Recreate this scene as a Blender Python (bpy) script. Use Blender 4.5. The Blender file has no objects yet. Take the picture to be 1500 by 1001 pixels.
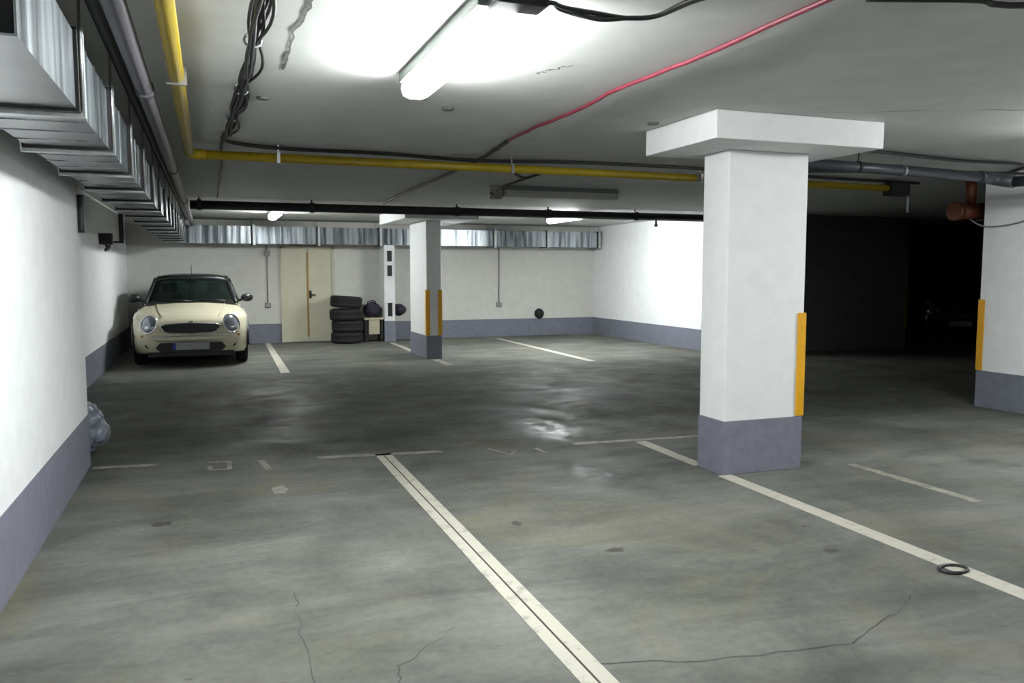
import bpy, bmesh, math, random
from mathutils import Vector, Matrix, noise
random.seed(7)
SC = bpy.context.scene
COL = SC.collection
PI = math.pi
CEIL = 2.47

# ------------------------------------------------------------------ materials
def new_mat(name):
    m = bpy.data.materials.new(name); m.use_nodes = True
    nt = m.node_tree; b = nt.nodes['Principled BSDF']
    return m, nt, b

def plain(name, col, rough=.5, metal=0.0, bump=0.0, scale=30, vary=0.0, coat=0.0):
    m, nt, b = new_mat(name)
    b.inputs['Base Color'].default_value = (*col, 1)
    b.inputs['Roughness'].default_value = rough
    b.inputs['Metallic'].default_value = metal
    b.inputs['Coat Weight'].default_value = coat
    tc = nt.nodes.new('ShaderNodeTexCoord')
    n = nt.nodes.new('ShaderNodeTexNoise'); n.inputs['Scale'].default_value = scale
    n.inputs['Detail'].default_value = 4
    nt.links.new(tc.outputs['Object'], n.inputs['Vector'])
    if vary:
        r = nt.nodes.new('ShaderNodeValToRGB')
        r.color_ramp.elements[0].position = .3; r.color_ramp.elements[1].position = .7
        r.color_ramp.elements[0].color = (*[c * (1 - vary) for c in col], 1)
        r.color_ramp.elements[1].color = (*[min(1, c * (1 + vary)) for c in col], 1)
        nt.links.new(n.outputs['Fac'], r.inputs['Fac']); nt.links.new(r.outputs['Color'], b.inputs['Base Color'])
    if bump:
        bp = nt.nodes.new('ShaderNodeBump'); bp.inputs['Strength'].default_value = bump
        bp.inputs['Distance'].default_value = .01
        nt.links.new(n.outputs['Fac'], bp.inputs['Height']); nt.links.new(bp.outputs['Normal'], b.inputs['Normal'])
    return m

def emit_mat(name, col, strength):
    m, nt, b = new_mat(name)
    b.inputs['Base Color'].default_value = (.9, .9, .9, 1)
    b.inputs['Emission Color'].default_value = (*col, 1)
    b.inputs['Emission Strength'].default_value = strength
    return m

def floor_mat():
    m, nt, b = new_mat('polished_concrete'); L = nt.links.new; N = nt.nodes.new
    tc = N('ShaderNodeTexCoord')
    def noi(scale, detail=6, rough=.6, stretch=None, dist=0):
        n = N('ShaderNodeTexNoise'); n.inputs['Scale'].default_value = scale
        n.inputs['Detail'].default_value = detail; n.inputs['Roughness'].default_value = rough
        n.inputs['Distortion'].default_value = dist
        if stretch:
            mp = N('ShaderNodeMapping'); mp.inputs['Scale'].default_value = stretch
            L(tc.outputs['Object'], mp.inputs['Vector']); L(mp.outputs['Vector'], n.inputs['Vector'])
        else: L(tc.outputs['Object'], n.inputs['Vector'])
        return n
    def ramp(n, p0, c0, p1, c1):
        r = N('ShaderNodeValToRGB'); e = r.color_ramp.elements
        e[0].position = p0; e[1].position = p1; e[0].color = (*c0, 1); e[1].color = (*c1, 1)
        L(n.outputs['Fac'], r.inputs['Fac']); return r
    def mix(a, bcol, fac, mode='MIX'):
        x = N('ShaderNodeMix'); x.data_type = 'RGBA'; x.blend_type = mode
        L(a, x.inputs[6]); L(bcol, x.inputs[7])
        if isinstance(fac, float): x.inputs[0].default_value = fac
        else: L(fac, x.inputs[0])
        return x.outputs[2]
    base = ramp(noi(1.1, 8, .62, None, .6), .3, (.098, .103, .095), .7, (.205, .208, .19))
    streak = ramp(noi(1.6, 7, .65, (.5, 2.2, 1), .8), .35, (.50, .52, .51), .68, (1.15, 1.15, 1.12))
    c = mix(base.outputs['Color'], streak.outputs['Color'], .6, 'MULTIPLY')
    olive = ramp(noi(.75, 7, .7, None, 1.2), .5, (0, 0, 0), .72, (.6, .6, .6))
    oc = N('ShaderNodeRGB'); oc.outputs[0].default_value = (.185, .172, .108, 1)
    c = mix(c, oc.outputs[0], olive.outputs['Color'])
    fine = ramp(noi(22, 6, .7), .3, (.68, .68, .68), .7, (1.22, 1.22, 1.2))
    c = mix(c, fine.outputs['Color'], .45, 'MULTIPLY')
    spot = ramp(noi(6.5, 3, .5, (1, 1.6, 1)), .70, (1, 1, 1), .78, (.5, .47, .42))
    c = mix(c, spot.outputs['Color'], .8, 'MULTIPLY')
    # darker tone along the drive lane between the two rows of bays
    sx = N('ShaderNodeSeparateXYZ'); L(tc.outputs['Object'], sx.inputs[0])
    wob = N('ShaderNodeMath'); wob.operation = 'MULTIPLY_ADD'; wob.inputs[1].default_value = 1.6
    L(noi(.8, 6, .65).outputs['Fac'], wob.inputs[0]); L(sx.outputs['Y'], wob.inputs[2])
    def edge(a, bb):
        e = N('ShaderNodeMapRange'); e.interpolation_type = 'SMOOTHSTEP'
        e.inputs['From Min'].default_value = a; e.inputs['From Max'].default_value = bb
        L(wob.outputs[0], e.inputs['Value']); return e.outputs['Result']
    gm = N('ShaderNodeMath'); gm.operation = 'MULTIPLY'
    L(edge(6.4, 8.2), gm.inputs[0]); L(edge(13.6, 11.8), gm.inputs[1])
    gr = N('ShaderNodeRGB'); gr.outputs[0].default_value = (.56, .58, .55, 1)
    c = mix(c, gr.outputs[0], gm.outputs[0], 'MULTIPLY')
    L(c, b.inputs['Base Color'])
    rr = ramp(noi(1.7, 6, .6, None, .5), .35, (.5, .5, .5), .7, (.8, .8, .8))
    L(rr.outputs['Color'], b.inputs['Roughness'])
    b.inputs['Specular IOR Level'].default_value = .10
    bp = N('ShaderNodeBump'); bp.inputs['Strength'].default_value = .2; bp.inputs['Distance'].default_value = .02
    L(noi(5, 5, .55).outputs['Fac'], bp.inputs['Height']); L(bp.outputs['Normal'], b.inputs['Normal'])
    return m

def metal_duct():
    m, nt, b = new_mat('galvanised_sheet'); L = nt.links.new; N = nt.nodes.new
    tc = N('ShaderNodeTexCoord'); mp = N('ShaderNodeMapping'); mp.inputs['Scale'].default_value = (5, 5, .25)
    n = N('ShaderNodeTexNoise'); n.inputs['Scale'].default_value = 2.2; n.inputs['Detail'].default_value = 5
    L(tc.outputs['Object'], mp.inputs['Vector']); L(mp.outputs['Vector'], n.inputs['Vector'])
    r = N('ShaderNodeValToRGB'); e = r.color_ramp.elements
    e[0].position = .38; e[1].position = .64; e[0].color = (.10, .115, .13, 1); e[1].color = (.55, .60, .64, 1)
    L(n.outputs['Fac'], r.inputs['Fac'])
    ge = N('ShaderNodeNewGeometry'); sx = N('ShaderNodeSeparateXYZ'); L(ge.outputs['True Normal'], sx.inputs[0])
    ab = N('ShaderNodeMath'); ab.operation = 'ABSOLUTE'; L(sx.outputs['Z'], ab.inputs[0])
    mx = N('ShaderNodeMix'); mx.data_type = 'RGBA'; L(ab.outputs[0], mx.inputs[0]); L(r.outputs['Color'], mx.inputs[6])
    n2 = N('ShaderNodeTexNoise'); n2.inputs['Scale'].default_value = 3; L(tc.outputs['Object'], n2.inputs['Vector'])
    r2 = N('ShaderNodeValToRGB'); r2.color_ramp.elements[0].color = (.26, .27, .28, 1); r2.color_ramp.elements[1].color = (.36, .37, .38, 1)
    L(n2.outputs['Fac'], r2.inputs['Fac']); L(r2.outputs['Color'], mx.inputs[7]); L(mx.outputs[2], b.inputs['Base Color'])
    b.inputs['Metallic'].default_value = .75; b.inputs['Roughness'].default_value = .3
    bp = N('ShaderNodeBump'); bp.inputs['Strength'].default_value = .3; bp.inputs['Distance'].default_value = .03
    iv = N('ShaderNodeMath'); iv.operation = 'MULTIPLY_ADD'; iv.inputs[1].default_value = -.27; iv.inputs[2].default_value = .3
    L(ab.outputs[0], iv.inputs[0]); L(iv.outputs[0], bp.inputs['Strength'])
    L(n.outputs['Fac'], bp.inputs['Height']); L(bp.outputs['Normal'], b.inputs['Normal'])
    return m

def paint_line(name, col, wear):
    m, nt, b = new_mat(name); L = nt.links.new; N = nt.nodes.new
    tc = N('ShaderNodeTexCoord')
    n = N('ShaderNodeTexNoise'); n.inputs['Scale'].default_value = 9; n.inputs['Detail'].default_value = 8; n.inputs['Roughness'].default_value = .7
    L(tc.outputs['Object'], n.inputs['Vector'])
    r = N('ShaderNodeValToRGB'); e = r.color_ramp.elements
    e[0].position = wear - .14; e[1].position = wear + .1
    e[0].color = (.13, .13, .115, 1); e[1].color = (*col, 1)
    L(n.outputs['Fac'], r.inputs['Fac']); L(r.outputs['Color'], b.inputs['Base Color'])
    b.inputs['Roughness'].default_value = .6
    return m

def glass_mat(name, tint, clear=.55):
    m, nt, b = new_mat(name); L = nt.links.new; N = nt.nodes.new
    tr = N('ShaderNodeBsdfTransparent'); tr.inputs['Color'].default_value = (*tint, 1)
    b.inputs['Base Color'].default_value = (.01, .014, .013, 1); b.inputs['Roughness'].default_value = .06
    b.inputs['Specular IOR Level'].default_value = .7
    mx = N('ShaderNodeMixShader'); mx.inputs[0].default_value = clear
    out = nt.nodes['Material Output']
    L(b.outputs[0], mx.inputs[1]); L(tr.outputs[0], mx.inputs[2]); L(mx.outputs[0], out.inputs['Surface'])
    return m

def sheen_mat():
    m, nt, b = new_mat('sheen_concrete'); L = nt.links.new; N = nt.nodes.new  # smoother floor patch, added to show the far lamp's reflection
    b.inputs['Base Color'].default_value = (.10, .103, .097, 1); b.inputs['Roughness'].default_value = .38
    tc = N('ShaderNodeTexCoord'); d = N('ShaderNodeVectorMath'); d.operation = 'DISTANCE'
    mp = N('ShaderNodeMapping'); mp.inputs['Scale'].default_value = (1, 1, 0)
    L(tc.outputs['Generated'], mp.inputs['Vector']); L(mp.outputs['Vector'], d.inputs[0]); d.inputs[1].default_value = (.5, .5, 0)
    mr = N('ShaderNodeMapRange'); mr.interpolation_type = 'SMOOTHSTEP'
    mr.inputs['From Min'].default_value = .46; mr.inputs['From Max'].default_value = .08
    L(d.outputs['Value'], mr.inputs['Value'])
    n = N('ShaderNodeTexNoise'); n.inputs['Scale'].default_value = 7; n.inputs['Detail'].default_value = 5
    L(tc.outputs['Object'], n.inputs['Vector'])
    r2 = N('ShaderNodeMapRange'); r2.inputs['From Min'].default_value = .35; r2.inputs['From Max'].default_value = .65
    L(n.outputs['Fac'], r2.inputs['Value'])
    mu = N('ShaderNodeMath'); mu.operation = 'MULTIPLY'; L(mr.outputs['Result'], mu.inputs[0]); L(r2.outputs['Result'], mu.inputs[1])
    L(mu.outputs[0], b.inputs['Alpha'])
    bp = N('ShaderNodeBump'); bp.inputs['Strength'].default_value = .3; bp.inputs['Distance'].default_value = .01
    L(n.outputs['Fac'], bp.inputs['Height']); L(bp.outputs['Normal'], b.inputs['Normal'])
    return m

M = {}
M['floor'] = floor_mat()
M['ceiling'] = plain('ceiling_plaster', (.60, .61, .59), .8, bump=.18, scale=4, vary=.05)
M['white'] = plain('white_wall_paint', (.80, .81, .82), .75, bump=.08, scale=7, vary=.035)
M['pillarwhite'] = plain('white_pillar_paint', (.79, .80, .80), .7, bump=.1, scale=9, vary=.03)
M['creamwall'] = plain('off_white_wall_paint', (.62, .62, .575), .8, bump=.08, scale=7, vary=.04)
M['band'] = plain('blue_grey_band_paint', (.185, .185, .235), .6, bump=.1, scale=14, vary=.1)
M['bandfar'] = plain('slate_band_paint', (.17, .18, .225), .6, bump=.1, scale=14, vary=.1)
M['darkwall'] = plain('unlit_wall_shade', (.055, .058, .055), .9, bump=.3, scale=6, vary=.15)  # near-black base colour carries the gloom of the unlit passage
M['line'] = paint_line('cream_line_paint', (.46, .44, .375), .38)
M['wornline'] = paint_line('worn_line_paint', (.32, .305, .25), .50)
M['joint'] = plain('dark_joint', (.05, .042, .035), .9)
M['sheen'] = sheen_mat()
M['stain'] = plain('oil_stain', (.045, .042, .036), .7, vary=.3)
M['crack'] = plain('crack_dark', (.06, .06, .055), .9)
M['ceilcrack'] = plain('ceiling_crack_dark', (.16, .165, .15), .9, vary=.4, scale=40)
M['guard'] = plain('yellow_corner_guard', (.72, .36, .008), .45, vary=.06, scale=20)
M['shadedguard'] = plain('shaded_corner_guard', (.10, .058, .006), .7, vary=.15)  # guard yellow darkened, the passage shade is put into the colour
M['yellow'] = plain('yellow_pipe_paint', (.34, .245, .006), .42, vary=.1, scale=8)
M['duct'] = metal_duct()
M['ductflange'] = plain('flange_steel', (.60, .63, .64), .4, .7, vary=.12, scale=18)
M['dark'] = plain('dark_interior', (.012, .013, .014), .9)
M['greypipe'] = plain('grey_plastic_pipe', (.11, .105, .118), .42, vary=.08)
M['bluepipe'] = plain('blue_grey_plastic_pipe', (.055, .064, .076), .4, vary=.08)
M['black'] = plain('black_cable_rubber', (.02, .022, .022), .5)
M['blackpipe'] = plain('black_steel_pipe', (.015, .016, .015), .55)
M['red'] = plain('red_conduit_plastic', (.18, .025, .043), .5, vary=.12, scale=15)
M['orange'] = plain('orange_plastic', (.11, .024, .006), .5, vary=.1)
M['lamphouse'] = plain('lamp_housing', (.10, .115, .108), .5)
M['lamptube'] = emit_mat('lit_diffuser', (.965, 1.0, .99), 35)
M['lampdim'] = emit_mat('lit_diffuser_aged', (.965, 1.0, .99), 27)
M['lampend'] = emit_mat('lamp_end_glow', (.965, 1.0, .99), 2.5)
M['lampnew'] = emit_mat('lit_diffuser_new', (.965, 1.0, .99), 54)
M['lampside'] = emit_mat('lit_diffuser_side', (.965, 1.0, .99), 27)
M['lampoff'] = plain('unlit_diffuser', (.42, .42, .38), .35)
M['steel'] = plain('zinc_steel', (.42, .43, .44), .4, .8)
M['door'] = plain('beige_door_paint', (.56, .54, .41), .5, vary=.04, scale=6)
M['doorbrown'] = plain('brown_door_seal', (.33, .19, .06), .6)
M['rubber'] = plain('tyre_rubber', (.009, .0095, .010), .8, bump=.2, scale=40)
M['box'] = plain('grey_socket_plastic', (.25, .25, .24), .5)
M['bagpurple'] = plain('dark_purple_fabric', (.022, .016, .032), .8, bump=.4, scale=12)
M['wood'] = plain('pale_wood', (.42, .39, .28), .6, vary=.12, scale=12)
M['sack'] = plain('grey_blue_plastic_film', (.20, .22, .27), .3, bump=.3, scale=10, vary=.15)
M['carpaint'] = plain('cream_car_paint', (.74, .70, .52), .22, coat=.6)
M['carpaintdark'] = plain('dark_car_paint', (.02, .022, .03), .25, coat=.5)
M['carblack'] = plain('black_car_trim', (.012, .013, .013), .4)
M['roofblack'] = plain('black_roof_paint', (.010, .012, .012), .4, coat=.1)
M['chrome'] = plain('chrome', (.75, .76, .78), .12, 1.0)
M['lens'] = plain('headlight_lens', (.34, .36, .44), .08, .55, coat=1)
M['bulb'] = plain('headlight_reflector', (.8, .82, .86), .1, 1.0)
M['glass'] = glass_mat('tinted_glass', (.30, .44, .39))
M['seat'] = plain('dark_seat_fabric', (.03, .035, .033), .8)
M['plate'] = plain('number_plate_white', (.34, .34, .35), .4)
M['plateblue'] = plain('number_plate_blue', (.02, .04, .35), .4)
M['amber'] = plain('amber_indicator', (.45, .2, .03), .2)
M['rim'] = plain('alloy_rim', (.5, .5, .52), .3, .8)

# ------------------------------------------------------------------ mesh builder
class MB:
    def __init__(s): s.v = []; s.f = []; s.smooth = []
    def add(s, vs, fs, smooth=False):
        o = len(s.v); s.v += [tuple(p) for p in vs]
        for f in fs: s.f.append([i + o for i in f]); s.smooth.append(smooth)
        return s
    def box(s, x0, x1, y0, y1, z0, z1):
        vs = [(x, y, z) for z in (z0, z1) for y in (y0, y1) for x in (x0, x1)]
        return s.add(vs, [(0, 2, 3, 1), (4, 5, 7, 6), (0, 1, 5, 4), (2, 6, 7, 3), (0, 4, 6, 2), (1, 3, 7, 5)])
    def prism(s, pts, axis, a, b):
        """closed 2-D outline pts extruded along axis from a to b"""
        n = len(pts)
        def p(q, t):
            return {'x': (t, q[0], q[1]), 'y': (q[0], t, q[1]), 'z': (q[0], q[1], t)}[axis]
        vs = [p(q, a) for q in pts] + [p(q, b) for q in pts]
        fs = [list(range(n))[::-1], list(range(n, 2 * n))] + [(i, (i + 1) % n, n + (i + 1) % n, n + i) for i in range(n)]
        return s.add(vs, fs)
    def tube(s, path, r, n=10, closed=False, cap=True):
        P = [Vector(p) for p in path]; k = len(P); rings = []
        up = None
        for i, p in enumerate(P):
            if closed: t = (P[(i + 1) % k] - P[i - 1]).normalized()
            else:
                t = (P[min(i + 1, k - 1)] - P[max(i - 1, 0)]).normalized()
            if up is None:
                up = Vector((0, 0, 1)) if abs(t.z) < .9 else Vector((1, 0, 0))
            a = t.cross(up).normalized(); up = a.cross(t).normalized()
            rr = r[i] if isinstance(r, (list, tuple)) else r
            rings.append([p + (a * math.cos(2 * PI * j / n) + up * math.sin(2 * PI * j / n)) * rr for j in range(n)])
        vs = [q for g in rings for q in g]; fs = []
        for i in range(k if closed else k - 1):
            i2 = (i + 1) % k
            for j in range(n): fs.append((i * n + j, i * n + (j + 1) % n, i2 * n + (j + 1) % n, i2 * n + j))
        s.add(vs, fs, True)
        if cap and not closed:
            s.add(rings[0], [list(range(n))[::-1]]); s.add(rings[-1], [list(range(n))])
        return s
    def lathe(s, prof, c, axis='z', n=28, smooth=True):
        """prof: (radius, height) pairs"""
        vs = []; k = len(prof)
        for j in range(n):
            a = 2 * PI * j / n
            for r, h in prof:
                u, w = r * math.cos(a), r * math.sin(a)
                q = {'z': (u, w, h), 'y': (u, h, w), 'x': (h, u, w)}[axis]
                vs.append((c[0] + q[0], c[1] + q[1], c[2] + q[2]))
        fs = [(j * k + i, ((j + 1) % n) * k + i, ((j + 1) % n) * k + i + 1, j * k + i + 1) for j in range(n) for i in range(k - 1)]
        return s.add(vs, fs, smooth)
    def ball(s, c, r, n=14, mat=None):
        vs = []; fs = []
        for i in range(n + 1):
            t = PI * i / n
            for j in range(2 * n):
                p = 2 * PI * j / (2 * n)
                q = Vector((r[0] * math.sin(t) * math.cos(p), r[1] * math.sin(t) * math.sin(p), r[2] * math.cos(t)))
                if mat: q = mat @ q
                vs.append(tuple(Vector(c) + q))
        for i in range(n):
            for j in range(2 * n):
                fs.append((i * 2 * n + j, (i + 1) * 2 * n + j, (i + 1) * 2 * n + (j + 1) % (2 * n), i * 2 * n + (j + 1) % (2 * n)))
        return s.add(vs, fs, True)
    def build(s, name, mat, parent=None, bevel=0, loc=None):
        me = bpy.data.meshes.new(name); me.from_pydata(s.v, [], s.f)
        me.polygons.foreach_set('use_smooth', s.smooth)
        bm = bmesh.new(); bm.from_mesh(me); bmesh.ops.remove_doubles(bm, verts=bm.verts, dist=1e-5)
        bmesh.ops.recalc_face_normals(bm, faces=bm.faces); bm.to_mesh(me); bm.free()
        o = bpy.data.objects.new(name, me); COL.objects.link(o); me.materials.append(mat)
        if bevel:
            b = o.modifiers.new('b', 'BEVEL'); b.width = bevel; b.segments = 2; b.limit_method = 'ANGLE'
        if parent is not None: o.parent = parent
        if loc: o.location = loc
        return o

def box(name, mat, x0, x1, y0, y1, z0, z1, parent=None, bevel=0):
    return MB().box(x0, x1, y0, y1, z0, z1).build(name, mat, parent, bevel)
def tag(o, label, cat, group=None, kind=None):
    o['label'] = label; o['category'] = cat
    if group: o['group'] = group
    if kind: o['kind'] = kind
    return o
def thing(name, label, cat, loc=(0, 0, 0), group=None, kind=None, rz=0):
    o = bpy.data.objects.new(name, None); COL.objects.link(o); o.location = loc; o.rotation_euler = (0, 0, rz)
    o.empty_display_size = .1
    return tag(o, label, cat, group, kind)
def struct(o): o['kind'] = 'structure'; return o
def dup(o, parent=None):
    c = o.copy(); COL.objects.link(c)
    if parent is not None: c.parent = parent
    for ch in list(o.children): dup(ch, c)
    return c
def smooth_path(pts, n=6, jit=0.0):
    P = [Vector(p) for p in pts]; out = []
    for i in range(len(P) - 1):
        p0 = P[max(i - 1, 0)]; p1 = P[i]; p2 = P[i + 1]; p3 = P[min(i + 2, len(P) - 1)]
        for k in range(n):
            t = k / n
            q = .5 * ((2 * p1) + (p2 - p0) * t + (2 * p0 - 5 * p1 + 4 * p2 - p3) * t * t + (3 * p1 - p0 - 3 * p2 + p3) * t ** 3)
            if jit: q = q + Vector((random.uniform(-jit, jit), random.uniform(-jit, jit), random.uniform(-jit, jit) * .5))
            out.append(q)
    out.append(P[-1]); return out

# ------------------------------------------------------------------ setting
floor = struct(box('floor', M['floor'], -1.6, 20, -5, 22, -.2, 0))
ceiling = struct(box('ceiling', M['ceiling'], -1.6, 20, -5, 22, CEIL, CEIL + .2))
BH = .39   # height of the painted band
def wall(name, mat, x0, x1, y0, y1): return struct(box(name, mat, x0, x1, y0, y1, 0, CEIL))
wall('wall_left', M['white'], -1.6, -.88, -5, 6.74)
wall('wall_left_rear', M['white'], -1.6, -1.47, 6.74, 17.35)
wall('wall_back', M['creamwall'], -1.6, 8.55, 17.2, 17.4)
wall('wall_right', M['white'], 8.4, 8.55, 12.0, 17.2)
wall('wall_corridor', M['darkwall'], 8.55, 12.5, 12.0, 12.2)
wall('wall_right_front', M['white'], 7.75, 8.3, -5, 6.46)
wall('wall_front', M['white'], -1.6, 8.3, -5.2, -5)
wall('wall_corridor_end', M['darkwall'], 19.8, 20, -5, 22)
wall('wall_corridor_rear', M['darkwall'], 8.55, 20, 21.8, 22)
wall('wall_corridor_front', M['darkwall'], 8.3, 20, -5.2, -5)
T = .006
def band(name, mat, x0, x1, y0, y1): return struct(box(name, mat, x0, x1, y0, y1, 0, BH))
band('baseboard_left', M['band'], -.88, -.88 + T, -5, 6.74 + T)
band('baseboard_left_rear', M['bandfar'], -1.47, -1.47 + T, 6.74, 17.2)
band('baseboard_left_end', M['band'], -1.47, -.88 + T, 6.74, 6.74 + T)
band('baseboard_back', M['bandfar'], -1.47, 1.36, 17.2 - T, 17.2)
band('baseboard_back_middle', M['bandfar'], 3.6, 8.4, 17.2 - T, 17.2)
band('baseboard_right', M['bandfar'], 8.4 - T, 8.4, 12 - T, 17.2)
band('baseboard_right_front', M['bandfar'], 7.75 - T, 7.75, -5, 6.46 + T)

# pier standing out from the back wall
pier = struct(box('wall_pier', M['white'], 3.38, 3.6, 16.7, 17.2, 0, 2.0))
struct(box('baseboard_pier', M['bandfar'], 3.38 - T, 3.6 + T, 16.7 - T, 17.2, 0, BH + .04))

# painted lines and marks on the floor
def strip(name, pts, mat, z=.003, label=None):
    o = MB().add([(x, y, z) for x, y in pts] + [(x, y, .0005) for x, y in pts],
                 [(0, 1, 2, 3), (4, 7, 6, 5)] + [(i, 4 + i, 4 + (i + 1) % 4, (i + 1) % 4) for i in range(4)]).build(name, mat, floor)
    if label: o['label'] = label
    return o
strip('bay_line', [(1.185, -2), (1.243, -2), (1.248, 6.36), (1.19, 6.36)], M['line'], label='left half of double cream bay line')
strip('bay_line', [(1.253, -2), (1.315, -2), (1.318, 6.36), (1.258, 6.36)], M['line'], label='right half of double cream bay line')
strip('floor_joint', [(1.243, -2), (1.253, -2), (1.258, 6.36), (1.248, 6.36)], M['joint'], label='dark joint between the double bay lines')
strip('bay_line', [(3.32, -2), (3.44, -2), (3.46, 4.83), (3.35, 4.83)], M['line'], label='cream bay line running to near pillar')
strip('bay_line', [(3.36, 5.15), (3.46, 5.15), (3.47, 6.06), (3.36, 6.06)], M['line'], label='cream bay line behind near pillar')
strip('bay_line', [(.74, 6.36), (1.72, 6.24), (1.72, 6.31), (.75, 6.44)], M['wornline'], label='worn cross line at end of double bay line')
strip('bay_line', [(2.84, 6.13), (4.05, 6.05), (4.05, 6.12), (2.84, 6.21)], M['wornline'], label='worn cross line beside near pillar')
strip('bay_line', [(-.85, 6.60), (-.40, 6.55), (-.40, 6.61), (-.85, 6.67)], M['wornline'], label='faint cross line by left wall')
strip('bay_line', [(.92, 12.0), (1.05, 12.0), (1.12, 17.17), (1.02, 17.17)], M['line'], label='bay line beside cream car')
strip('bay_line', [(3.38, 14.4), (3.50, 14.4), (3.50, 16.4), (3.40, 16.4)], M['line'], label='bay line behind far pillar')
strip('bay_line', [(3.40, 12.1), (3.52, 12.1), (3.52, 13.0), (3.40, 13.0)], M['wornline'], label='bay line in front of far pillar')
strip('bay_line', [(5.72, 11.9), (5.86, 11.9), (5.90, 16.7), (5.78, 16.7)], M['line'], label='bay line before back right wall')
strip('bay_line', [(4.47, 3.7), (4.55, 3.7), (4.54, 4.78), (4.46, 4.78)], M['wornline'], label='faint bay line right of near pillar')
def stroke(mb, a, b, w):
    a = Vector(a); b = Vector(b); d = (b - a).normalized(); q = Vector((-d.y, d.x)) * w / 2
    mb.add([(*(a + q), .003), (*(a - q), .003), (*(b - q), .003), (*(b + q), .003)], [(0, 1, 2, 3)])
def glyph(segs, w, label):
    mb = MB()
    for i, (a, b) in enumerate(segs): stroke(mb, a, b, w)
    o = mb.build('bay_number', M['wornline'], floor); o['label'] = label
glyph([((-.05, 6.52), (.10, 6.50)), ((.10, 6.50), (.10, 6.24)), ((.10, 6.24), (-.03, 6.26)), ((-.03, 6.26), (-.04, 6.4))], .035, 'worn painted digit near left wall')
glyph([((.33, 6.46), (.37, 6.12))], .05, 'worn painted stroke near left wall')
glyph([((2.10, 6.24), (2.20, 5.97)), ((2.20, 5.97), (2.28, 6.08))], .03, 'worn hooked digit between bay lines')
glyph([((2.47, 6.12), (2.49, 5.93))], .035, 'worn short stroke between bay lines')
def blob(name, cx, cy, rx, ry, mat, seed, label=None, z=.0012):
    pts = []
    for i in range(40):
        a = 2 * PI * i / 40; k = 1 + .5 * noise.noise(Vector((math.cos(a) * 1.4 + seed, math.sin(a) * 1.4, seed)))
        pts.append((cx + rx * k * math.cos(a), cy + ry * k * math.sin(a), z))
    o = MB().add(pts, [list(range(40))]).build(name, mat, floor)
    if label: o['label'] = label
blob('sheen_patch', 2.86, 6.90, .36, .75, M['sheen'], 1.3, 'glossy damp patch added on floor for lamp reflection')
blob('sheen_patch', 2.62, 5.12, .26, .42, M['sheen'], 4.1, 'glossy damp patch added on floor for lamp reflection')
for q in ((-.30, 5.0, .05, .05), (1.62, 4.3, .03, .04), (3.0, 3.3, .035, .03), (1.95, 3.7, .05, .03)): blob('stain', *q, M['stain'], q[0] * 3.1)
mb = MB(); pts = []
for i in range(11):
    a = 2 * PI * i / 11; r = random.uniform(.045, .075)
    pts.append((.40 + r * 1.0 * math.cos(a), 5.52 + r * 1.9 * math.sin(a), .003))
mb.add(pts, [list(range(11))]); o = mb.build('paint_splash', M['wornline'], floor); o['label'] = 'white paint splash on floor'
def crackline(pts, w, z, mat, parent, name='floor_crack', jit=.012, n=8):
    P = []
    for i in range(len(pts) - 1):
        for k in range(n):
            t = k / n; P.append(Vector((pts[i][0] + (pts[i + 1][0] - pts[i][0]) * t + random.uniform(-jit, jit), pts[i][1] + (pts[i + 1][1] - pts[i][1]) * t + random.uniform(-jit, jit))))
    P.append(Vector(pts[-1])); vs = []; fs = []
    for i, p in enumerate(P):
        d = (P[min(i + 1, len(P) - 1)] - P[max(0, i - 1)]).normalized(); q = Vector((-d.y, d.x)) * w / 2 * random.uniform(.3, 1.2)
        vs += [(*(p + q), z), (*(p - q), z)]
    for i in range(len(P) - 1): fs.append((2 * i, 2 * i + 1, 2 * i + 3, 2 * i + 2))
    return MB().add(vs, fs).build(name, mat, parent)
crackline([(1.31, 2.62), (1.7, 2.5), (2.3, 2.42)], .006, .0015, M['crack'], floor)
crackline([(2.3, 2.42), (2.75, 2.6), (3.0, 2.75)], .006, .0015, M['crack'], floor)
crackline([(.27, 2.4), (.55, 2.62), (.62, 2.85), (.9, 3.1)], .007, .0015, M['crack'], floor)
crackline([(.33, 2.4), (.3, 3.2), (.32, 3.7)], .005, .0015, M['crack'], floor)
crackline([(.40, 2.95), (.37, 3.7), (.38, 4.37)], .022, CEIL - .002, M['ceilcrack'], ceiling, 'ceiling_crack', .01, 12)
crackline([(1.62, 3.98), (1.66, 3.9), (1.72, 3.78)], .014, CEIL - .002, M['ceilcrack'], ceiling, 'ceiling_crack', .02, 9)
crackline([(3.2, 4.6), (4.6, 3.9), (5.5, 3.6)], .010, CEIL - .002, M['ceilcrack'], ceiling, 'ceiling_crack', .02, 9)
for x, y in ((.33, 5.1), (1.43, 5.02), (2.9, 5.03)):
    o = MB().lathe([(0, -.012), (.035, -.012), (.042, 0), (0, 0)], (x, y, CEIL), n=20).build('ceiling_plug', M['ceilcrack'], ceiling)

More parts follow.
